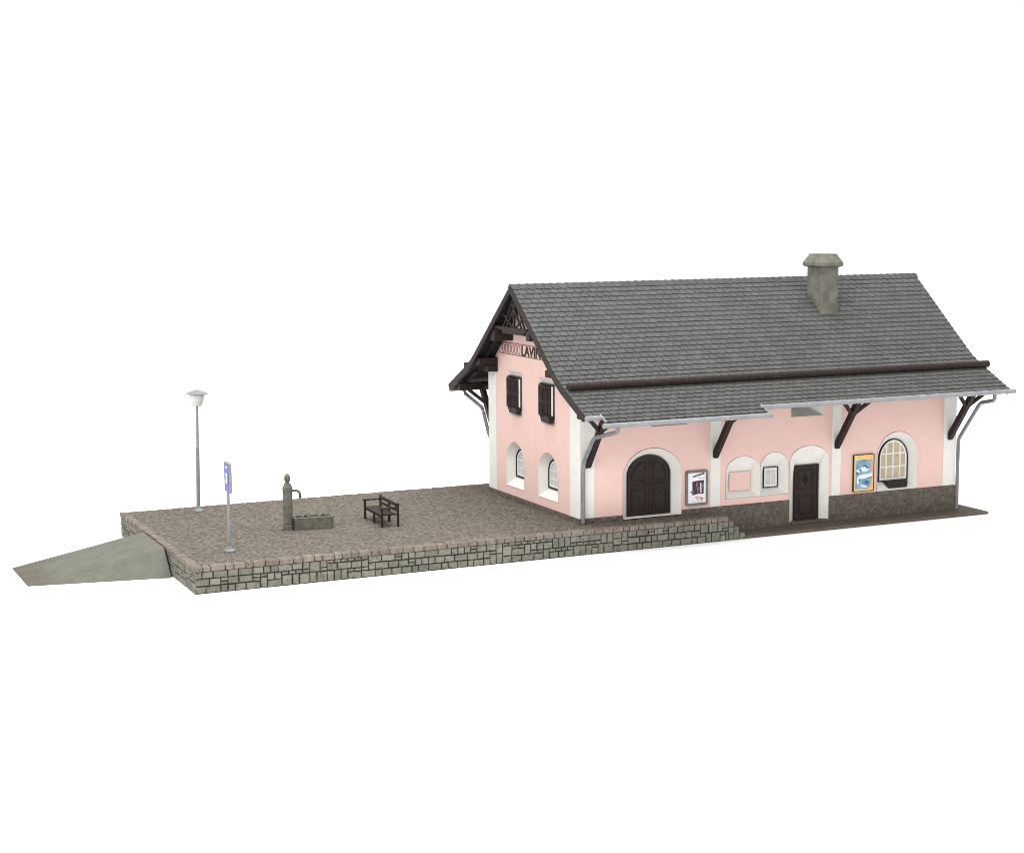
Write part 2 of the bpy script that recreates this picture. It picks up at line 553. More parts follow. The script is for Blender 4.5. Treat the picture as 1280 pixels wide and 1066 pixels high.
# ---- windows: dark liner, white sash with muntins, pane, curtain
def window(loop, inset, cols, rows, curtain, depth, mp, z0, z1, u0, u1, bars=.05, liner=.05):
    bm = B()
    c_ = (sum(p[0] for p in loop) / len(loop), (z0 + z1) / 2)
    def shrink(l, d):
        hu, hz = (u1 - u0) / 2, (z1 - z0) / 2
        cu, cz = (u0 + u1) / 2, (z0 + z1) / 2
        return [(cu + (p[0] - cu) * (1 - d / hu), cz + (p[1] - cz) * (1 - d / hz)) for p in l]
    prism(bm, [shrink(loop, .006), shrink(loop, liner)], depth - .06, depth + .006 - .01, mp)
    w = obj('window', bm, 'brown', ST)
    bm = B()
    inner = shrink(loop, liner + .002)
    prism(bm, [inner, shrink(loop, liner + .07)], depth - .035, depth - .006, mp)
    def ztop(u):
        best = z0
        lp = shrink(loop, liner + .03)
        n = len(lp)
        for i in range(n):
            a, b = lp[i], lp[(i + 1) % n]
            if (a[0] - u) * (b[0] - u) <= 0 and abs(a[0] - b[0]) > 1e-6:
                k = (u - a[0]) / (b[0] - a[0])
                best = max(best, a[1] + k * (b[1] - a[1]))
        return best
    a0, a1 = u0 + liner, u1 - liner
    for k in range(1, cols):
        u = a0 + (a1 - a0) * k / cols
        m_ = [mp(u + sx, zz, ww) for ww in (depth - .032, depth - .010) for sx, zz in ((-bars / 2, z0 + liner + .03), (bars / 2, z0 + liner + .03), (bars / 2, ztop(u)), (-bars / 2, ztop(u)))]
        loft(bm, [m_[:4], m_[4:]], True, True, True)
    for k in rows:
        zz = z0 + liner + (z1 - z0 - 2 * liner) * k
        lp = shrink(loop, liner + .03)
        us = []
        n = len(lp)
        for i in range(n):
            a, b = lp[i], lp[(i + 1) % n]
            if (a[1] - zz) * (b[1] - zz) < 0:
                us.append(a[0] + (zz - a[1]) / (b[1] - a[1]) * (b[0] - a[0]))
        if len(us) >= 2:
            m_ = [mp(uu, zz + sz, ww) for ww in (depth - .029, depth - .013) for uu, sz in ((min(us), -bars / 2), (max(us), -bars / 2), (max(us), bars / 2), (min(us), bars / 2))]
            loft(bm, [m_[:4], m_[4:]], True, True, True)
    obj('sash', bm, 'white', w)
    bm = B(); prism(bm, [shrink(loop, liner + .04)], depth - .024, depth - .020, mp)
    obj('pane', bm, 'glass', w)
    bm = B(); prism(bm, [shrink(loop, liner + .01)], depth - .0045, depth - .002, mp)
    obj('curtain', bm, curtain, w)
    return w

wr = window(win_in, .05, 4, (.33, .66), 'curtain_tan', .27, F, 1.16, 2.56, 11.07, 12.25, liner=.038)
w2 = window(archrect(6.90, .275, 1.30, 1.96), .04, 2, (.5,), 'curtain_white', .27, F, 1.30, 1.96, 6.625, 7.175, bars=.03, liner=.026)
window(arch(4.535, .51, 1.45, 2.0, 2.42), .05, 3, (.3, .6), 'curtain_white', .30, G, 1.45, 2.42, 4.025, 5.045)
window(arch(2.125, .52, 1.43, 1.98, 2.40), .05, 3, (.3, .6), 'curtain_white', .30, G, 1.43, 2.40, 1.605, 2.645)
up = []
for (y0_, y1_, z0_, z1_) in ((4.05, 5.06, 3.72, 4.75), (1.69, 2.69, 3.70, 4.73)):
    up.append((window(sq(y0_, y1_, z0_, z1_), .04, 2, (.5,), 'curtain_white', .10, G, z0_, z1_, y0_, y1_, liner=.07), y0_, y1_, z0_, z1_))

# shutters standing ajar (hinged at both jambs) and flower boxes
def shutter(parent, hinge, ang, wid, z0_, z1_, side):
    bm = B()
    d = Vector((-sin(ang), side * cos(ang), 0))
    nrm = Vector((-cos(ang), -side * sin(ang), 0))
    def bx_(u0_, u1_, v0_, v1_, w0_, w1_):
        pts = [[hinge + d * u + nrm * w + Vector((0, 0, v)) for u, v in ((u0_, v0_), (u1_, v0_), (u1_, v1_), (u0_, v1_))] for w in (w0_, w1_)]
        loft(bm, pts, True, True, True)
    bx_(0, wid, z0_, z1_, 0, .035)
    zm = (z0_ + z1_) / 2
    fr = .075
    for a_, b_ in ((z0_, zm), (zm, z1_)):
        bx_(0, fr, a_, b_, .035, .062); bx_(wid - fr, wid, a_, b_, .035, .062)
        bx_(fr, wid - fr, b_ - fr, b_, .035, .062); bx_(fr, wid - fr, a_, a_ + fr, .035, .062)
        bx_(fr + .04, wid - fr - .04, a_ + fr + .04, b_ - fr - .04, .035, .050)
    return obj('shutter', bm, 'brown', ST)
for w_, y0_, y1_, z0_, z1_ in up:
    shutter(w_, Vector((-.03, y0_ + .15, 0)), radians(33), .37, z0_ + .05, z1_ - .02, 1)
    shutter(w_, Vector((-.03, y1_ - .05, 0)), radians(7), .36, z0_ + .05, z1_ - .02, -1)
    bm = B(); box(bm, -.05, .06, y0_ + .04, y0_ + .125, z0_, z1_ - .03)
    obj('jamb', bm, 'white', w_, bevel=.006)
    bm = B()
    prism(bm, [[(-.21, z0_ + .10), (-.17, z0_ - .12), (-.016, z0_ - .12), (-.016, z0_ + .10)]], y0_ - .0, y0_ + .62, lambda u, v, w: Vector((u, w, v)))
    obj('window_box', bm, 'brown', w_, bevel=.02)
    # dark post and header of the window casing
    bm = B()
    box(bm, -.035, .05, y0_ - .015, y0_ + .035, z0_ - .02, z1_ + .0)
    box(bm, -.03, .05, y0_ + .035, y1_, z1_ - .02, z1_ + .025)
    obj('casing', bm, 'brown', w_, bevel=.008)
bm = B()
loft(bm, [[(11.24, -.01, 1.185), (12.10, -.01, 1.185), (12.10, .262, 1.185), (11.24, .262, 1.185)], [(11.35, -.005, .965), (12.07, -.005, .965), (12.07, .16, .965), (11.35, .16, .965)]], True, True, True)
obj('window_box', bm, 'brown', wr, bevel=.015)

# ---- doors
def panel(bm, loop, w0, w1, mp, t=.028):
    cu = sum(p[0] for p in loop) / len(loop); cz = (min(p[1] for p in loop) + max(p[1] for p in loop)) / 2
    hu = (max(p[0] for p in loop) - min(p[0] for p in loop)) / 2; hz = (max(p[1] for p in loop) - min(p[1] for p in loop)) / 2
    mu = (max(p[0] for p in loop) + min(p[0] for p in loop)) / 2
    sh = lambda d: [(mu + (p[0] - mu) * (1 - d / hu), cz + (p[1] - cz) * (1 - d / hz)) for p in loop]
    prism(bm, [loop, sh(t)], w0, w1, mp)
    prism(bm, [sh(t + .05)], w0 + .012, w1 + .0, mp)

for side in (-1, 1):
    bm = B()
    c0 = 2.49
    lo = HP + .06
    hw = .735
    n = 12
    arc = [(c0 + side * hw * cos(pi / 2 * i / n), 2.02 + .61 * sin(pi / 2 * i / n)) for i in range(n + 1)]
    arc[-1] = (c0 + side * .008, 2.63)
    leaf = [(c0 + side * .008, lo), (c0 + side * hw, lo)] + arc
    prism(bm, [leaf], .215, .27, F)
    # raised frames: lower and upper panels
    x_a, x_b = c0 + side * .11, c0 + side * (hw - .13)
    panel(bm, [(x_a, lo + .16), (x_b, lo + .16), (x_b, lo + .84), (x_a, lo + .84)], .19, .216, F)
    arc2 = [(c0 + side * (.11 + (hw - .24) * cos(pi / 2 * i / n)), 2.0 + .44 * sin(pi / 2 * i / n)) for i in range(n + 1)]
    panel(bm, [(x_a, lo + 1.06), (x_b, lo + 1.06)] + arc2, .19, .216, F)
    for z_ in (lo + .92, lo + .99):
        box(bm, min(x_a, x_b) - .02, max(x_a, x_b) + .02, .195, .216, z_, z_ + .028)
    leaf_o = obj('door', bm, 'brown', ST, bevel=.004)
    bm = B()
    lathe(bm, [(.001, -.03), (.03, -.026), (.045, 0), (.03, .026), (.001, .03)], 12, (c0 + side * .10, .175, lo + .93))
    obj('handle', bm, 'black', leaf_o, smooth=True)
bm = B()
prism(bm, [grow(arch(2.49, .742, HP + .056, 2.02, 2.637), 0), arch(2.49, .70, HP + .07, 2.02, 2.595)], .20, .277, F)
obj('door_frame', bm, 'brown', ST)

bm = B()
x0_, x1_, z0_, z1_ = 7.76, 8.60, .185, 1.90
prism(bm, [[(x0_, z0_), (x1_, z0_), (x1_, z1_), (x0_, z1_)]], .15, .20, F)
panel(bm, [(x0_ + .12, z0_ + .18), (x1_ - .14, z0_ + .18), (x1_ - .14, z0_ + .80), (x0_ + .12, z0_ + .80)], .128, .151, F)
panel(bm, [(x0_ + .12, z0_ + .96), (x1_ - .14, z0_ + .96), (x1_ - .14, z1_ - .10), (x0_ + .12, z1_ - .10)], .128, .151, F)
sd = obj('door', bm, 'brown', ST, bevel=.004)
cx, cz = (x0_ + x1_) / 2 - .01, z0_ + 1.28
bm = B()
prism(bm, [[(cx, cz - .17), (cx + .11, cz), (cx, cz + .17), (cx - .11, cz)], [(cx, cz - .12), (cx + .075, cz), (cx, cz + .12), (cx - .075, cz)]], .118, .142, F)
obj('spyhole_frame', bm, 'brown', sd)
bm = B()
prism(bm, [[(cx, cz - .135), (cx + .09, cz), (cx, cz + .135), (cx - .09, cz)]], .112, .139, F)
obj('spyhole', bm, flat('spyhole_dark', (.003, .003, .003), .9), sd)
bm = B()
prism(bm, [[(7.752, .18), (8.668, .18), (8.668, 1.944), (7.752, 1.944)], [(7.76, .186), (8.602, .186), (8.602, 1.90), (7.76, 1.90)]], .135, .217, F)
obj('door_frame', bm, 'black', ST)

# ---- lettering band on the gable
zb0, zb1 = 5.45, 5.84
for (a_, b_, ya_, yb_) in ((zb0, zb0 + .022, .8, 5.78), (zb1 - .022, zb1, 1.2, 5.40)):
    bm = B(); box(bm, -.014, .01, ya_, yb_, a_, b_)
    obj('name_band', bm, 'letter_faint', ST)
def text_mesh(s, size, mp, m, parent, name, sx=1.0, bold=.0):
    cu = bpy.data.curves.new('t', 'FONT')
    cu.body, cu.size, cu.extrude, cu.offset = s, size, .006, bold
    cu.align_x = 'CENTER'
    to = bpy.data.objects.new('t', cu)
    C.objects.link(to)
    dg = bpy.context.evaluated_depsgraph_get()
    me = bpy.data.meshes.new_from_object(to.evaluated_get(dg))
    bpy.data.objects.remove(to)
    bpy.data.curves.remove(cu)
    for v in me.vertices:
        v.co = mp(v.co.x * sx, v.co.y, -v.co.z)
    me.name = name
    me.materials.clear()
    me.materials.append(M[m])
    o = bpy.data.objects.new(name, me)
    C.objects.link(o)
    o.parent = parent
    return o
text_mesh('LAVIN', .44, lambda u, v, w: Vector((-.012 + w, 3.33 - u, 5.49 + v)), 'letters', ST, 'station_name', 1.17, .009)
for sgn in (1, -1):
    bm = B()
    for k in range(6):
        yc = 3.33 + sgn * (.90 + k * .235)
        for rx, rz in ((.105, .158),):
            ring = lambda a, b, w: [Vector((w, yc + a * cos(2 * pi * i / 18), 5.645 + b * sin(2 * pi * i / 18))) for i in range(18)]
            o_, i_ = ring(rx, rz, -.012), ring(rx - .026, rz - .026, -.012)
            vo, vi = [bm.verts.new(p) for p in o_], [bm.verts.new(p) for p in i_]
            for i in range(18):
                bm.faces.new([vo[i], vo[(i + 1) % 18], vi[(i + 1) % 18], vi[i]])
    obj('name_ornament', bm, 'letter_faint', ST)

# ------------------------------------------------------------------ roof
def section(th):
    """outline of the roof slab cut across, with thickness th"""
    f = PROF
    back = [(2 * YRIDGE - y, z) for y, z in f]
    topl = list(reversed(back)) + f[1:]
    und = [(y, z - th * 1.2) for y, z in topl]
    return topl + list(reversed(und))
bm = B()
prism(bm, [section(.10)], -OV, L + OV, lambda u, v, w: Vector((w, u, v)))
EX0, EX1 = -.23, 5.22
s_ = (4.98 - 4.21) / 1.55
eave = lambda y: 4.21 + s_ * (y + 1.75)
prism(bm, [[(-1.748, eave(-1.748)), (-2.10, eave(-2.10)), (-2.10, eave(-2.10) - .10), (-1.748, eave(-1.748) - .115)]], EX0, EX1, lambda u, v, w: Vector((w, u, v)))
roof = obj('roof', bm, 'slate_base', ST)

def tiles(prof, x0_, x1_, seed, mirror=False, row=.212, tw=.275, xfun=None):
    """slates laid in courses down a slope: each one a small wedge, thick at its lower edge"""
    rnd = random.Random(seed)
    bm = B()
    t = tone_layer(bm)
    seg = []
    tot = 0
    for (ya, za), (yb, zb) in zip(prof, prof[1:]):
        l_ = math.hypot(yb - ya, zb - za)
        seg.append((tot, tot + l_, ya, za, yb, zb)); tot += l_
    def at(s):
        for a_, b_, ya, za, yb, zb in seg:
            if s <= b_ or b_ == tot:
                k = (s - a_) / (b_ - a_)
                n = Vector((0, za - zb, ya - yb)).normalized()
                if n.z < 0: n = -n
                n = Vector((0, -abs(zb - za), abs(yb - ya))).normalized()
                return Vector((0, ya + (yb - ya) * k, za + (zb - za) * k)), n
    nrow = int(round(tot / row))
    row = tot / nrow
    for r in range(nrow):
        a_, na = at(r * row)
        b_, nb = at(min(tot, (r + 1) * row + .004))
        off = (r % 2) * tw * .5
        x = x0_ - off
        while x < x1_:
            xa, xb = max(x0_, x + .009), min(x1_, x + tw - .009)
            x += tw
            if xb - xa < .03: continue
            tv = rnd.random()
            h = .032 + rnd.uniform(-.004, .004)
            ja, jb = rnd.uniform(-.006, .006), rnd.uniform(-.006, .006)
            ch = min(.03, (xb - xa) * .2)
            cha, chb = (0 if xa <= x0_ + .001 else ch), (0 if xb >= x1_ - .001 else ch)
            X = lambda v, xx: Vector((xx, (2 * YRIDGE - v.y) if mirror else v.y, v.z))
            down = (b_ - a_).normalized()
            lo, cl = b_ + down * ja, b_ - down * .03
            up_a = a_ - down * .01
            tp = [X(up_a + na * .004, xa), X(up_a + na * .004, xb), X(cl + nb * h, xb), X(lo + nb * h, xb - chb), X(lo + nb * h, xa + cha), X(cl + nb * h, xa)]
            bt = [X(up_a - na * .004, xa), X(up_a - na * .004, xb), X(cl + nb * .001, xb), X(lo + nb * .001, xb - chb), X(lo + nb * .001, xa + cha), X(cl + nb * .001, xa)]
            vt = [bm.verts.new(p) for p in tp]
            vb = [bm.verts.new(p) for p in bt]
            fs = [bm.faces.new(vt)]
            for i in range(6):
                fs.append(bm.faces.new([vt[i], vb[i], vb[(i + 1) % 6], vt[(i + 1) % 6]]))
            for f in fs: f[t] = tv
    return bm
bm = tiles(PROF, -OV, L + OV, 3)
obj('slates', bm, 'slate', roof)
bm = tiles(PROF, -OV, L + OV, 4, True)
obj('slates', bm, 'slate', roof)
bm = tiles([(-1.76, eave(-1.76)), (-2.10, eave(-2.10))], EX0, EX1, 5, row=.19)
obj('slates', bm, 'slate', roof)
# ridge caps
bm = B()
t = tone_layer(bm)
rnd = random.Random(8)
x = -OV - .02
while x < L + OV:
    x1 = min(x + .275, L + OV + .02)
    lft, rgt = .0, .022
    tv = rnd.random()
    rings = []
    for xx, up_ in ((x, .045), (x1 + .02, .025)):
        for dz in (up_,):
            rings.append([Vector((xx, YRIDGE - .17, ZRIDGE - .14 + dz)), Vector((xx, YRIDGE - .05, ZRIDGE - .01 + dz + .01)), Vector((xx, YRIDGE + .05, ZRIDGE - .01 + dz + .01)), Vector((xx, YRIDGE + .17, ZRIDGE - .14 + dz)),
                          Vector((xx, YRIDGE, ZRIDGE - .06))])
    nf = len(bm.faces)
    loft(bm, rings, True, True, True)
    bm.faces.ensure_lookup_table()
    for f in bm.faces[nf:]: f[t] = tv
    x = x1
obj('ridge_cap', bm, 'slate', roof)

# barge boards
def barge(x0_, x1_):
    bm = B()
    f = PROF
    topl = [(2 * YRIDGE - y, z) for y, z in reversed(f)] + f[1:]
    n = len(topl)
    # offset downwards, perpendicular-ish
    und = [(y, z - .25) for y, z in topl]
    und[0] = (und[0][0] - .10, topl[0][1] - .17)
    und[-1] = (und[-1][0] + .10, topl[-1][1] - .17)
    tp = [(y, z - .005) for y, z in topl]
    prism(bm, [tp + list(reversed(und))], x0_, x1_, lambda u, v, w: Vector((w, u, v)))
    return bm
obj('bargeboard', barge(-OV - .03, -OV + .05), 'brown', ST, bevel=.01)
obj('bargeboard', barge(L + OV - .05, L + OV + .03), 'brown', ST, bevel=.01)
# verge rafters below the roof, seen from the gables
for x_ in (-OV + .35, L + OV - .35):
    for mir in (False, True):
        Y = (lambda y: 2 * YRIDGE - y) if mir else (lambda y: y)
        bm = B()
        beam(bm, (x_, Y(3.25), 7.72 - .22), (x_, Y(.1), 5.15 - .20), .09, .12)
        obj('rafter', bm, 'brown', roof)
        bm = B()
        beam(bm, (x_, Y(-.2), 4.98 - .19), (x_, Y(-1.55), 4.31 - .19), .09, .12)
        obj('rafter', bm, 'brown', roof)

# snow rail / upper gutter
for mir in (False, True):
    Y = (lambda y: 2 * YRIDGE - y) if mir else (lambda y: y)
    bm = B()
    tube(bm, [(-OV + .08, Y(-.53), 4.94), (L + OV + .10, Y(-.53), 4.94)], .115, 14)
    box(bm, -OV + .10, L + OV, Y(-.45) - .05, Y(-.45) + .05, 4.80, 4.90)
    obj('snow_rail', bm, 'brown', roof, smooth=False, bevel=.0)

# purlin ends and corbels at both gables
for x0_, x1_, cor in ((-OV + .06, .1, -.36), (L - .1, L + OV - .06, L + .36)):
    for yc, zc, w_, h_ in ((4.83, 6.12, .32, .40), (2.21, 6.24, .28, .30), (6.04, 5.17, .34, .23), (.86, 5.20, .30, .22)):
        bm = B()
        box(bm, x0_, x1_, yc - w_ / 2, yc + w_ / 2, zc - h_ / 2, zc + h_ / 2)
        obj('purlin', bm, 'brown', ST, bevel=.02)
    bm = B()
    box(bm, min(cor, .1 if cor < 0 else L - .1), max(cor, .1 if cor < 0 else L - .1), 5.87, 6.2, 4.82, 5.045)
    obj('corbel', bm, 'brown', ST, bevel=.02)
    bm = B()
    box(bm, min(cor, .1 if cor < 0 else L - .1), max(cor, .1 if cor < 0 else L - .1), .70, .98, 4.88, 5.08)
    obj('corbel', bm, 'brown', ST, bevel=.02)
# gable trusses
def truss(x_):
    bm = B()
    s = 1 if x_ < 0 else -1
    box(bm, x_ - .05, x_ + .05, 2.38, 4.72, 6.33, 6.43)
    box(bm, x_ - .02, x_ + .14, 2.55, 4.15, 6.22, 6.325)
    z0_, zt = 6.43, 7.33
    beam(bm, (x_, 3.29, z0_), (x_, 3.29, zt), .06, .07, (0, 1, 0))
    for a_, b_ in (((2.75, z0_), (3.45, 7.20)), ((3.83, z0_), (3.13, 7.20)), 
                   ((2.52, z0_), (3.22, 7.30)), ((4.06, z0_), (3.36, 7.30)), ((3.40, z0_), (4.05, 6.8)), ((3.18, z0_), (2.53, 6.8))):
        beam(bm, (x_ + .0, a_[0], a_[1]), (x_ + .0, b_[0], b_[1]), .05, .05, (1, 0, 0))
    obj('gable_truss', bm, 'brown', ST)
truss(-OV + .12)
truss(L + OV - .12)

# eave purlins and brackets
for mir in (False, True):
    Y = (lambda y: 2 * YRIDGE - y) if mir else (lambda y: y)
    yw = 0 if not mir else D
    oy = (lambda d: -d) if not mir else (lambda d: D + d)
    bm = B()
    box(bm, -OV + .1, L + OV - .1, min(oy(1.02), oy(1.2)), max(oy(1.02), oy(1.2)), 4.06, 4.30)
    obj('eave_purlin', bm, 'brown', ST, bevel=.015)
    for xc in (.26, 4.70, 9.23, 13.74):
        bm = B()
        beam(bm, (xc, oy(.0), 2.47), (xc, oy(1.16), 4.10), .19, .17, (1, 0, 0))
        q = (xc, oy(.84), 3.62)
        for s in (-1, 1):
            beam(bm, (xc + s * .03, q[1], q[2]), (xc + s * .55, oy(1.10), 4.08), .11, .10, (0, 1, 0))
        box(bm, xc - .08, xc + .08, min(oy(.0), oy(1.0)), max(oy(.0), oy(1.0)), 4.09, 4.27)
        obj('roof_bracket', bm, 'brown', ST, bevel=.012)

# gutters
def gutter(pts, r=.075, m='zinc'):
    bm = B(); tube(bm, pts, r, 12); return obj('gutter', bm, m, ST, smooth=False, bevel=.01)
gutter([(5.12, -1.86, 4.165), (L + OV + .12, -1.86, 4.165)])
gutter([(-OV - .04, -1.86, 4.165), (EX0 - .02, -1.86, 4.165)])
gutter([(EX0 - .14, -2.2, 3.965), (EX1 + .12, -2.2, 3.965)])
gutter([(-OV + .05, 2 * YRIDGE + 1.80, 4.03), (L + OV + .05, 2 * YRIDGE + 1.80, 4.03)])
# verge flashing on the lower eave piece
for xx in (EX0, EX1):
    bm = B()
    beam(bm, (xx, -1.74, eave(-1.74) + .03), (xx, -2.12, eave(-2.12) + .03), .05, .05)
    obj('eave_flashing', bm, 'metal', roof)
def pipe(pts, r=.062):
    bm = B(); tube(bm, pts, r, 12); return obj('downpipe', bm, 'pipe', ST)
pipe([(.1, -2.2, 3.93), (.1, -2.2, 3.80), (.09, -2.13, 3.75), (.1, -.80, 3.43), (.1, -.68, 3.36), (.1, -.16, 2.70), (.09, -.11, 2.58), (.06, -.11, 2.3), (.06, -.11, HP + .03)])
pipe([(14.13, -1.72, 4.1), (14.13, -1.72, 3.92), (14.13, -1.66, 3.87), (14.08, -1.14, 3.75), (14.08, -1.05, 3.68), (14.08, -.12, 2.50), (14.08, -.06, 2.38), (14.08, -.05, .085)])
pipe([(-.12, 8.40, 4.08), (-.12, 8.40, 3.92), (-.12, 8.34, 3.86), (-.12, 6.95, 3.54), (-.12, 6.85, 3.47), (-.12, 6.80, 3.40), (.0, 6.70, 2.75), (.12, 6.70, 2.4), (.12, 6.70, HP)], .06)

# chimney
bm = B()
box(bm, 9.86, 10.53, 1.86, 2.70, 6.3, 8.18)
ch = obj('chimney', bm, 'chimney', roof, bevel=.02)
bm = B()
R_ = lambda x0_, x1_, y0_, y1_, z: [Vector((x0_, y0_, z)), Vector((x1_, y0_, z)), Vector((x1_, y1_, z)), Vector((x0_, y1_, z))]
loft(bm, [R_(9.84, 10.55, 1.84, 2.72, 8.13), R_(9.75, 10.64, 1.75, 2.81, 8.17), R_(9.75, 10.64, 1.75, 2.81, 8.28), R_(9.88, 10.51, 1.88, 2.68, 8.50), R_(9.90, 10.49, 1.90, 2.66, 8.56)], True, True, True)
obj('chimney_cap', bm, 'chimney', roof, bevel=.015)

# ------------------------------------------------------------------ posters on the front wall
def poster(name, label, x0_, x1_, z0_, z1_, fm, bw, rad):
    T = thing(name, label, 'poster', ((x0_ + x1_) / 2, -.002, (z0_ + z1_) / 2))
    hw, hh = (x1_ - x0_) / 2, (z1_ - z0_) / 2
    def rr(a, b, r):
        pts = []
        for cx_, cz_, s0 in ((a - r, -b + r, -90), (a - r, b - r, 0), (-a + r, b - r, 90), (-a + r, -b + r, 180)):
            for k in range(5):
                an = radians(s0 + 22.5 * k)
                pts.append((cx_ + r * cos(an), cz_ + r * sin(an)))
        return pts
    bm = B()
    prism(bm, [rr(hw, hh, rad), rr(hw - bw, hh - bw, max(.004, rad - bw * .6))], -.075, 0, F)
    obj('frame', bm, fm, T, bevel=.008)
    bm = B()
    box(bm, -hw + bw * .9, hw - bw * .9, -.05, -.01, -hh + bw * .9, hh - bw * .9)
    return T, bm, hw - bw, hh - bw
def patch(bm, pts, w, mp=F):
    addpoly(bm, [mp(p[0], p[1], w) for p in pts])
def blob(cx_, cz_, rx, rz, n=14, seed=0, j=.25):
    rnd = random.Random(seed)
    return [(cx_ + rx * (1 + rnd.uniform(-j, j)) * cos(2 * pi * i / n), cz_ + rz * (1 + rnd.uniform(-j, j)) * sin(2 * pi * i / n)) for i in range(n)]
def strokes(T, name, m, lines, w, th):
    bm = B()
    for (xa, za, xb, zb) in lines:
        d = Vector((xb - xa, zb - za)).normalized()
        nx, nz = -d.y * th / 2, d.x * th / 2
        patch(bm, [(xa - nx, za - nz), (xb - nx, zb - nz), (xb + nx, zb + nz), (xa + nx, za + nz)], w)
    return obj(name, bm, m, T)

pm = dict(ink=flat('poster_ink', (.02, .02, .025)), dark=mat('poster_picture', (.014, .012, .026), .5, (.05, .028, .045), 7, (.4, .6)),
          red=flat('poster_red', (.40, .06, .05)), orange=flat('poster_orange', (.75, .28, .12)), pale=flat('poster_pale', (.60, .60, .68)),
          flesh=mat('poster_flesh', (.30, .11, .07), .5, (.12, .05, .05), 12), violet=mat('poster_violet', (.07, .07, .19), .5, (.16, .16, .32), 12),
          yellow=mat('poster_yellow', (.66, .50, .17), .5, (.68, .44, .16), 4),
          sea=mat('poster_blue', (.10, .21, .33), .5, (.20, .34, .46), 3.2, (.42, .6)), deep=flat('poster_deep_blue', (.04, .10, .19)),
          snow=mat('poster_white', (.62, .67, .72), .5, (.42, .53, .62), 7, (.45, .65)))
T, bm, a, b = poster('poster_board', 'white poster with a small dark picture in a rounded grey frame', 3.64, 4.42, 1.005, 2.08, 'frame_grey', .068, .055)
sh = obj('sheet', bm, 'paper', T)
bm = B(); patch(bm, [(-.16, -.22), (.24, -.20), (.25, .23), (-.165, .21)], -.0535); obj('picture', bm, pm['dark'], T)
bm = B(); patch(bm, blob(.00, .10, .03, .09, seed=2), -.0545); patch(bm, blob(.05, -.02, .05, .06, seed=3), -.0545); patch(bm, blob(.04, -.13, .025, .06, seed=4), -.0545); obj('picture_figure', bm, pm['flesh'], T)
bm = B(); patch(bm, [(.125, -.15), (.165, -.15), (.155, .15), (.11, .15)], -.0545); patch(bm, [(-.08, -.235), (.17, -.21), (.17, -.18), (-.08, -.205)], -.0545); obj('picture_light', bm, pm['pale'], T)
for b_ in (blob(-.17, -.13, .06, .045, seed=6), blob(.21, .08, .03, .07, seed=7)):
    bm = B(); patch(bm, b_, -.0545); obj('picture_glow', bm, pm['violet'], T)
rnd = random.Random(5)
ls = []
x = -.15
while x < .23:
    x2 = x + rnd.uniform(.018, .03)
    k = (x + .15) * .23
    ls += [(x, .325 + k, x2, .378 + k), (x2, .38 + k, x2 + .012, .325 + k), (x2 + .012, .33 + k, x2 + .02, .345 + k)]
    x = x2 + .008
x = .06
while x < .27:
    ls.append((x, .305 + rnd.uniform(-.01, .01), x + .016, .305 + rnd.uniform(-.01, .014)))
    x += .026
strokes(T, 'script', pm['ink'], ls, -.0535, .016)
ls = []
for r_, (xa, xb) in enumerate(((-.06, .15), (-.02, .12))):
    x = xa
    while x < xb:
        ls.append((x, -.29 - r_ * .055, x + .025, -.285 - r_ * .055)); x += .04
strokes(T, 'red_lettering', pm['red'], ls, -.0535, .03)
bm = B(); patch(bm, blob(.18, -.345, .05, .035, seed=9), -.0536); obj('emblem', bm, pm['red'], T)
strokes(T, 'footer_line', pm['ink'], [(-.15 + .05 * k, -.425, -.12 + .05 * k, -.424) for k in range(8)], -.0535, .012)

T, bm, a, b = poster('poster_board', 'blue and white poster with yellow border beside the arched window', 9.88, 10.68, .965, 2.165, 'brown', .014, .012)
sh = obj('sheet', bm, pm['yellow'], T)
w_ = -.0525
bm = B(); patch(bm, [(-.315, -.52), (.19, -.53), (.31, -.36), (.35, -.1), (.34, .43), (.05, .43), (-.315, .42)], w_); obj('picture', bm, pm['sea'], T)
bm = B()
patch(bm, blob(.02, .12, .17, .10, seed=2), w_ - .001); patch(bm, blob(-.18, .08, .10, .06, seed=3), w_ - .001)
patch(bm, [(-.10, -.06), (.34, -.02), (.34, -.12), (.05, -.19), (-.24, -.20), (-.20, -.08)], w_ - .0011)
patch(bm, [(-.15, -.36), (.10, -.42), (.20, -.49), (-.05, -.47)], w_ - .001)
patch(bm, blob(-.22, -.25, .05, .12, seed=8), w_ - .0012)
obj('picture_snow', bm, pm['snow'], T)
bm = B()
patch(bm, [(-.08, .16), (.05, .27), (.20, .14), (.13, .13), (.04, .20)], w_ - .002)
patch(bm, blob(-.16, -.23, .035, .05, seed=12), w_ - .002); patch(bm, blob(-.26, .0, .03, .05, seed=13), w_ - .002)
patch(bm, blob(.14, -.32, .10, .06, seed=14), w_ - .002)
obj('picture_shadow', bm, pm['deep'], T)
ls = [(.255, .34 - k * .085, .335, .345 - k * .085) for k in range(5)] + [(.26, -.20, .34, -.15), (.24, -.40, .32, -.37), (.22, -.48, .33, -.45)]
strokes(T, 'orange_lettering', pm['orange'], ls, w_ - .0025, .055)
ls = []
x = -.27
rnd = random.Random(9)
while x < .28:
    ls.append((x, .495 + rnd.uniform(-.012, .012), x + .03, .50 + rnd.uniform(-.012, .012))); x += .05
strokes(T, 'orange_title', pm['orange'], ls, w_ - .001, .028)
strokes(T, 'sea_line', pm['ink'], [(.16, -.185, .34, -.165)], w_ - .003, .018)

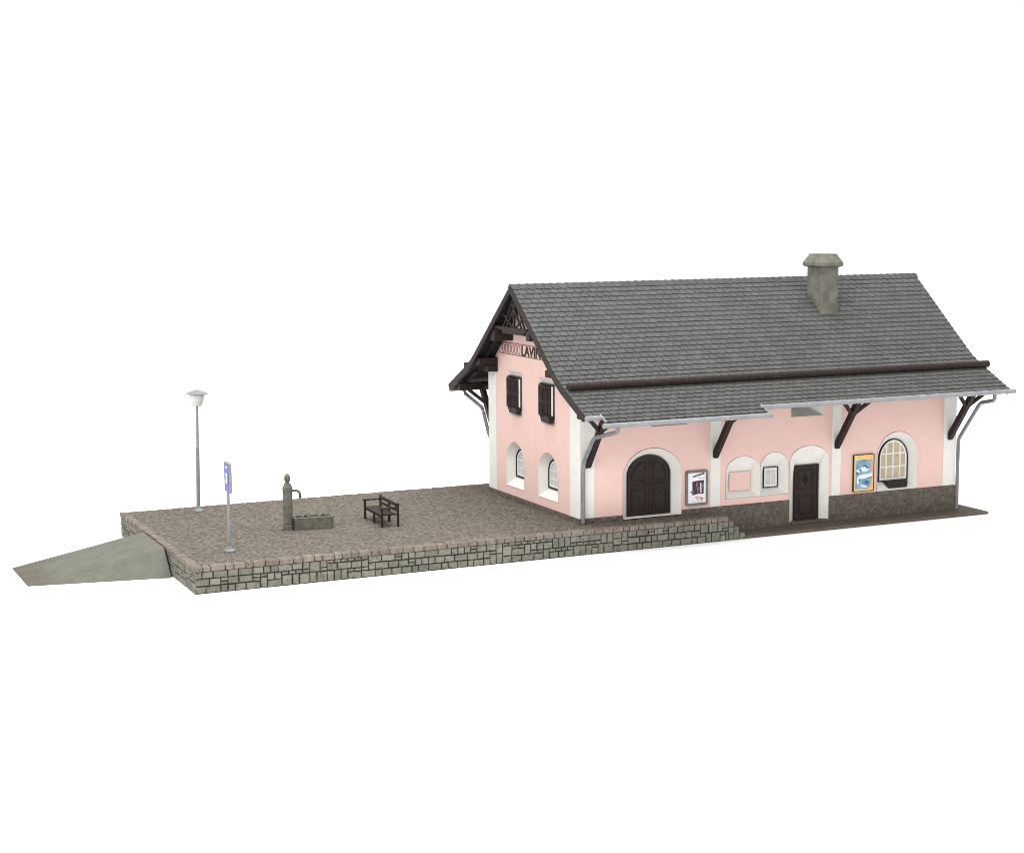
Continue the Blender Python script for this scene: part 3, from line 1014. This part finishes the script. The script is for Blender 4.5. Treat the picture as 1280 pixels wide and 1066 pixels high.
# ------------------------------------------------------------------ street lamp
T = thing('street_lamp', 'tall grey lamp post with white shade and flat conical hood', 'lamp', (-9.74, 7.2, HP + .005))
T.rotation_euler = (0, radians(.9), 0)
bm = B(); lathe(bm, [(.16, -.02), (.165, .05), (.13, .09), (.10, .12), (.085, .17), (.066, .2)], 18); obj('foot', bm, 'metal', T, smooth=False)
bm = B(); lathe(bm, [(.066, .15), (.060, 2.0), (.058, 2.04), (.045, 2.06), (.043, 3.36)], 14); obj('pole', bm, 'metal', T)
bm = B(); lathe(bm, [(.06, 3.33), (.15, 3.345), (.175, 3.38), (.25, 3.70), (.255, 3.73)], 24); obj('lamp_shade', bm, 'shade', T, smooth=True)
bm = B(); lathe(bm, [(.26, 3.70), (.345, 3.715), (.35, 3.735), (.20, 3.80), (.06, 3.835), (.02, 3.86)], 24); obj('hood', bm, 'metal', T)

# ------------------------------------------------------------------ platform sign
T = thing('platform_sign', 'small blue sign plate on a slim grey post near the ramp', 'sign', (-10.56, .65, HP + .005))
bm = B(); lathe(bm, [(.15, -.02), (.155, .05), (.12, .085), (.085, .10), (.07, .15), (.05, .17)], 18); obj('foot', bm, 'metal', T)
bm = B(); lathe(bm, [(.046, .1), (.042, 1.85)], 12); obj('post', bm, 'metal', T)
bm = B(); box(bm, -.035, .05, -.26, .26, 1.68, 2.52); obj('sign_plate', bm, 'metal', T, bevel=.02)
bm = B(); box(bm, -.042, -.034, -.215, .215, 1.725, 2.475); obj('sign_face', bm, 'blue', T)
bm = B()
patch(bm, [(.06, 1.93), (-.07, 1.93), (-.10, 2.02), (-.05, 2.10), (-.08, 2.18), (.0, 2.24), (.07, 2.18), (.03, 2.08), (.08, 2.0)], -.0435, G)
patch(bm, [(.10, 2.36), (-.10, 2.36), (-.10, 2.40), (.10, 2.40)], -.0435, G)
obj('symbol', bm, 'sign_white', T)

# ------------------------------------------------------------------ water pump and trough
T = thing('water_pump', 'grey stone pump column with round knob and bent spout', 'pump', (-8.10, 3.10, HP + .005))
bm = B()
lathe(bm, [(.165, -.02), (.165, .12), (.15, .14), (.15, .24), (.142, .26), (.142, 1.14), (.156, 1.16), (.156, 1.24), (.148, 1.29), (.115, 1.33), (.11, 1.37), (.075, 1.40)], 8, rot=pi / 8)
obj('column', bm, 'pump', T, bevel=.01)
bm = B(); lathe(bm, [(.05, 1.36), (.06, 1.42), (.085, 1.47), (.095, 1.54), (.085, 1.60), (.05, 1.66), (.01, 1.68)], 16); obj('knob', bm, 'pump', T, smooth=True)
bm = B()
tube(bm, [(.10, -.02, 1.16), (.24, -.03, 1.16)] + [(.24 + .13 * sin(a_), -.03 - .02 * a_, 1.03 + .13 * cos(a_)) for a_ in (.3, .6, .9, 1.2, 1.5)] + [(.375, -.06, .93)], .042, 10)
obj('spout', bm, 'pump', T, smooth=True)

T = thing('water_trough', 'low grey stone trough with rounded end below the pump spout', 'trough', (-7.36, 3.00, HP + .005), radians(-6))
hw_, dp, ht = .585, .235, .37
def pill(a, d, r, z):
    pts = [(-a, -d, z), (a - r, -d, z)] + [(a - r + r * sin(radians(k)), -d + r - r * cos(radians(k)), z) for k in (20, 45, 70, 90)]
    pts += [(a - r + r * sin(radians(k)), d - r - r * cos(radians(k)), z) for k in (90, 110, 135, 160)] + [(a - r, d, z), (-a, d, z)]
    return [Vector(p) for p in pts]
bm = B()
loft(bm, [pill(hw_, dp, .14, -.02), pill(hw_ + .01, dp + .01, .14, .3), pill(hw_ + .015, dp + .015, .14, ht), pill(hw_ - .05, dp - .05, .10, ht + .005), pill(hw_ - .06, dp - .06, .10, .16)], True, True, True)
obj('basin', bm, 'pump', T, bevel=.01)
for xx in (-.28, .24):
    bm = B()
    tube(bm, [(xx - .10, -dp + .03, ht - .01), (xx - .08, -dp + .05, ht + .03), (xx + .08, dp - .06, ht + .03), (xx + .10, dp - .04, ht - .01)], .022, 8)
    obj('bucket_rest', bm, 'pump', T)

# ------------------------------------------------------------------ bench
T = thing('bench', 'dark brown wooden bench with armrests and slatted back', 'bench', (-5.21, 3.0, HP + .005), radians(-2.5))
hl = .84
def leg(x_, y_, z1_, w=.065):
    bm = B(); box(bm, x_ - w / 2, x_ + w / 2, y_ - w / 2, y_ + w / 2, -.02, z1_); obj('leg', bm, 'brown', T, bevel=.006)
for y_ in (-hl, hl):
    leg(-.24, y_, .55)
    leg(.26, y_, .70)
    bm = B(); box(bm, -.31, .24, y_ - .05, y_ + .05, .55, .59); obj('armrest', bm, 'brown', T, bevel=.008)
leg(-.22, .0, .33); leg(.26, .0, .68)
bm = B()
for k in range(4):
    box(bm, -.26 + k * .125, -.145 + k * .125, -hl + .033, hl - .033, .335, .375)
box(bm, -.25, -.20, -hl + .033, hl - .033, .28, .332)
obj('seat', bm, 'brown', T, bevel=.006)
bm = B()
box(bm, .205, .226, -hl + .0, hl - .0, .59, .70)
box(bm, .205, .226, -hl + .033, hl - .033, .44, .53)
obj('backrest', bm, 'brown', T, bevel=.006)
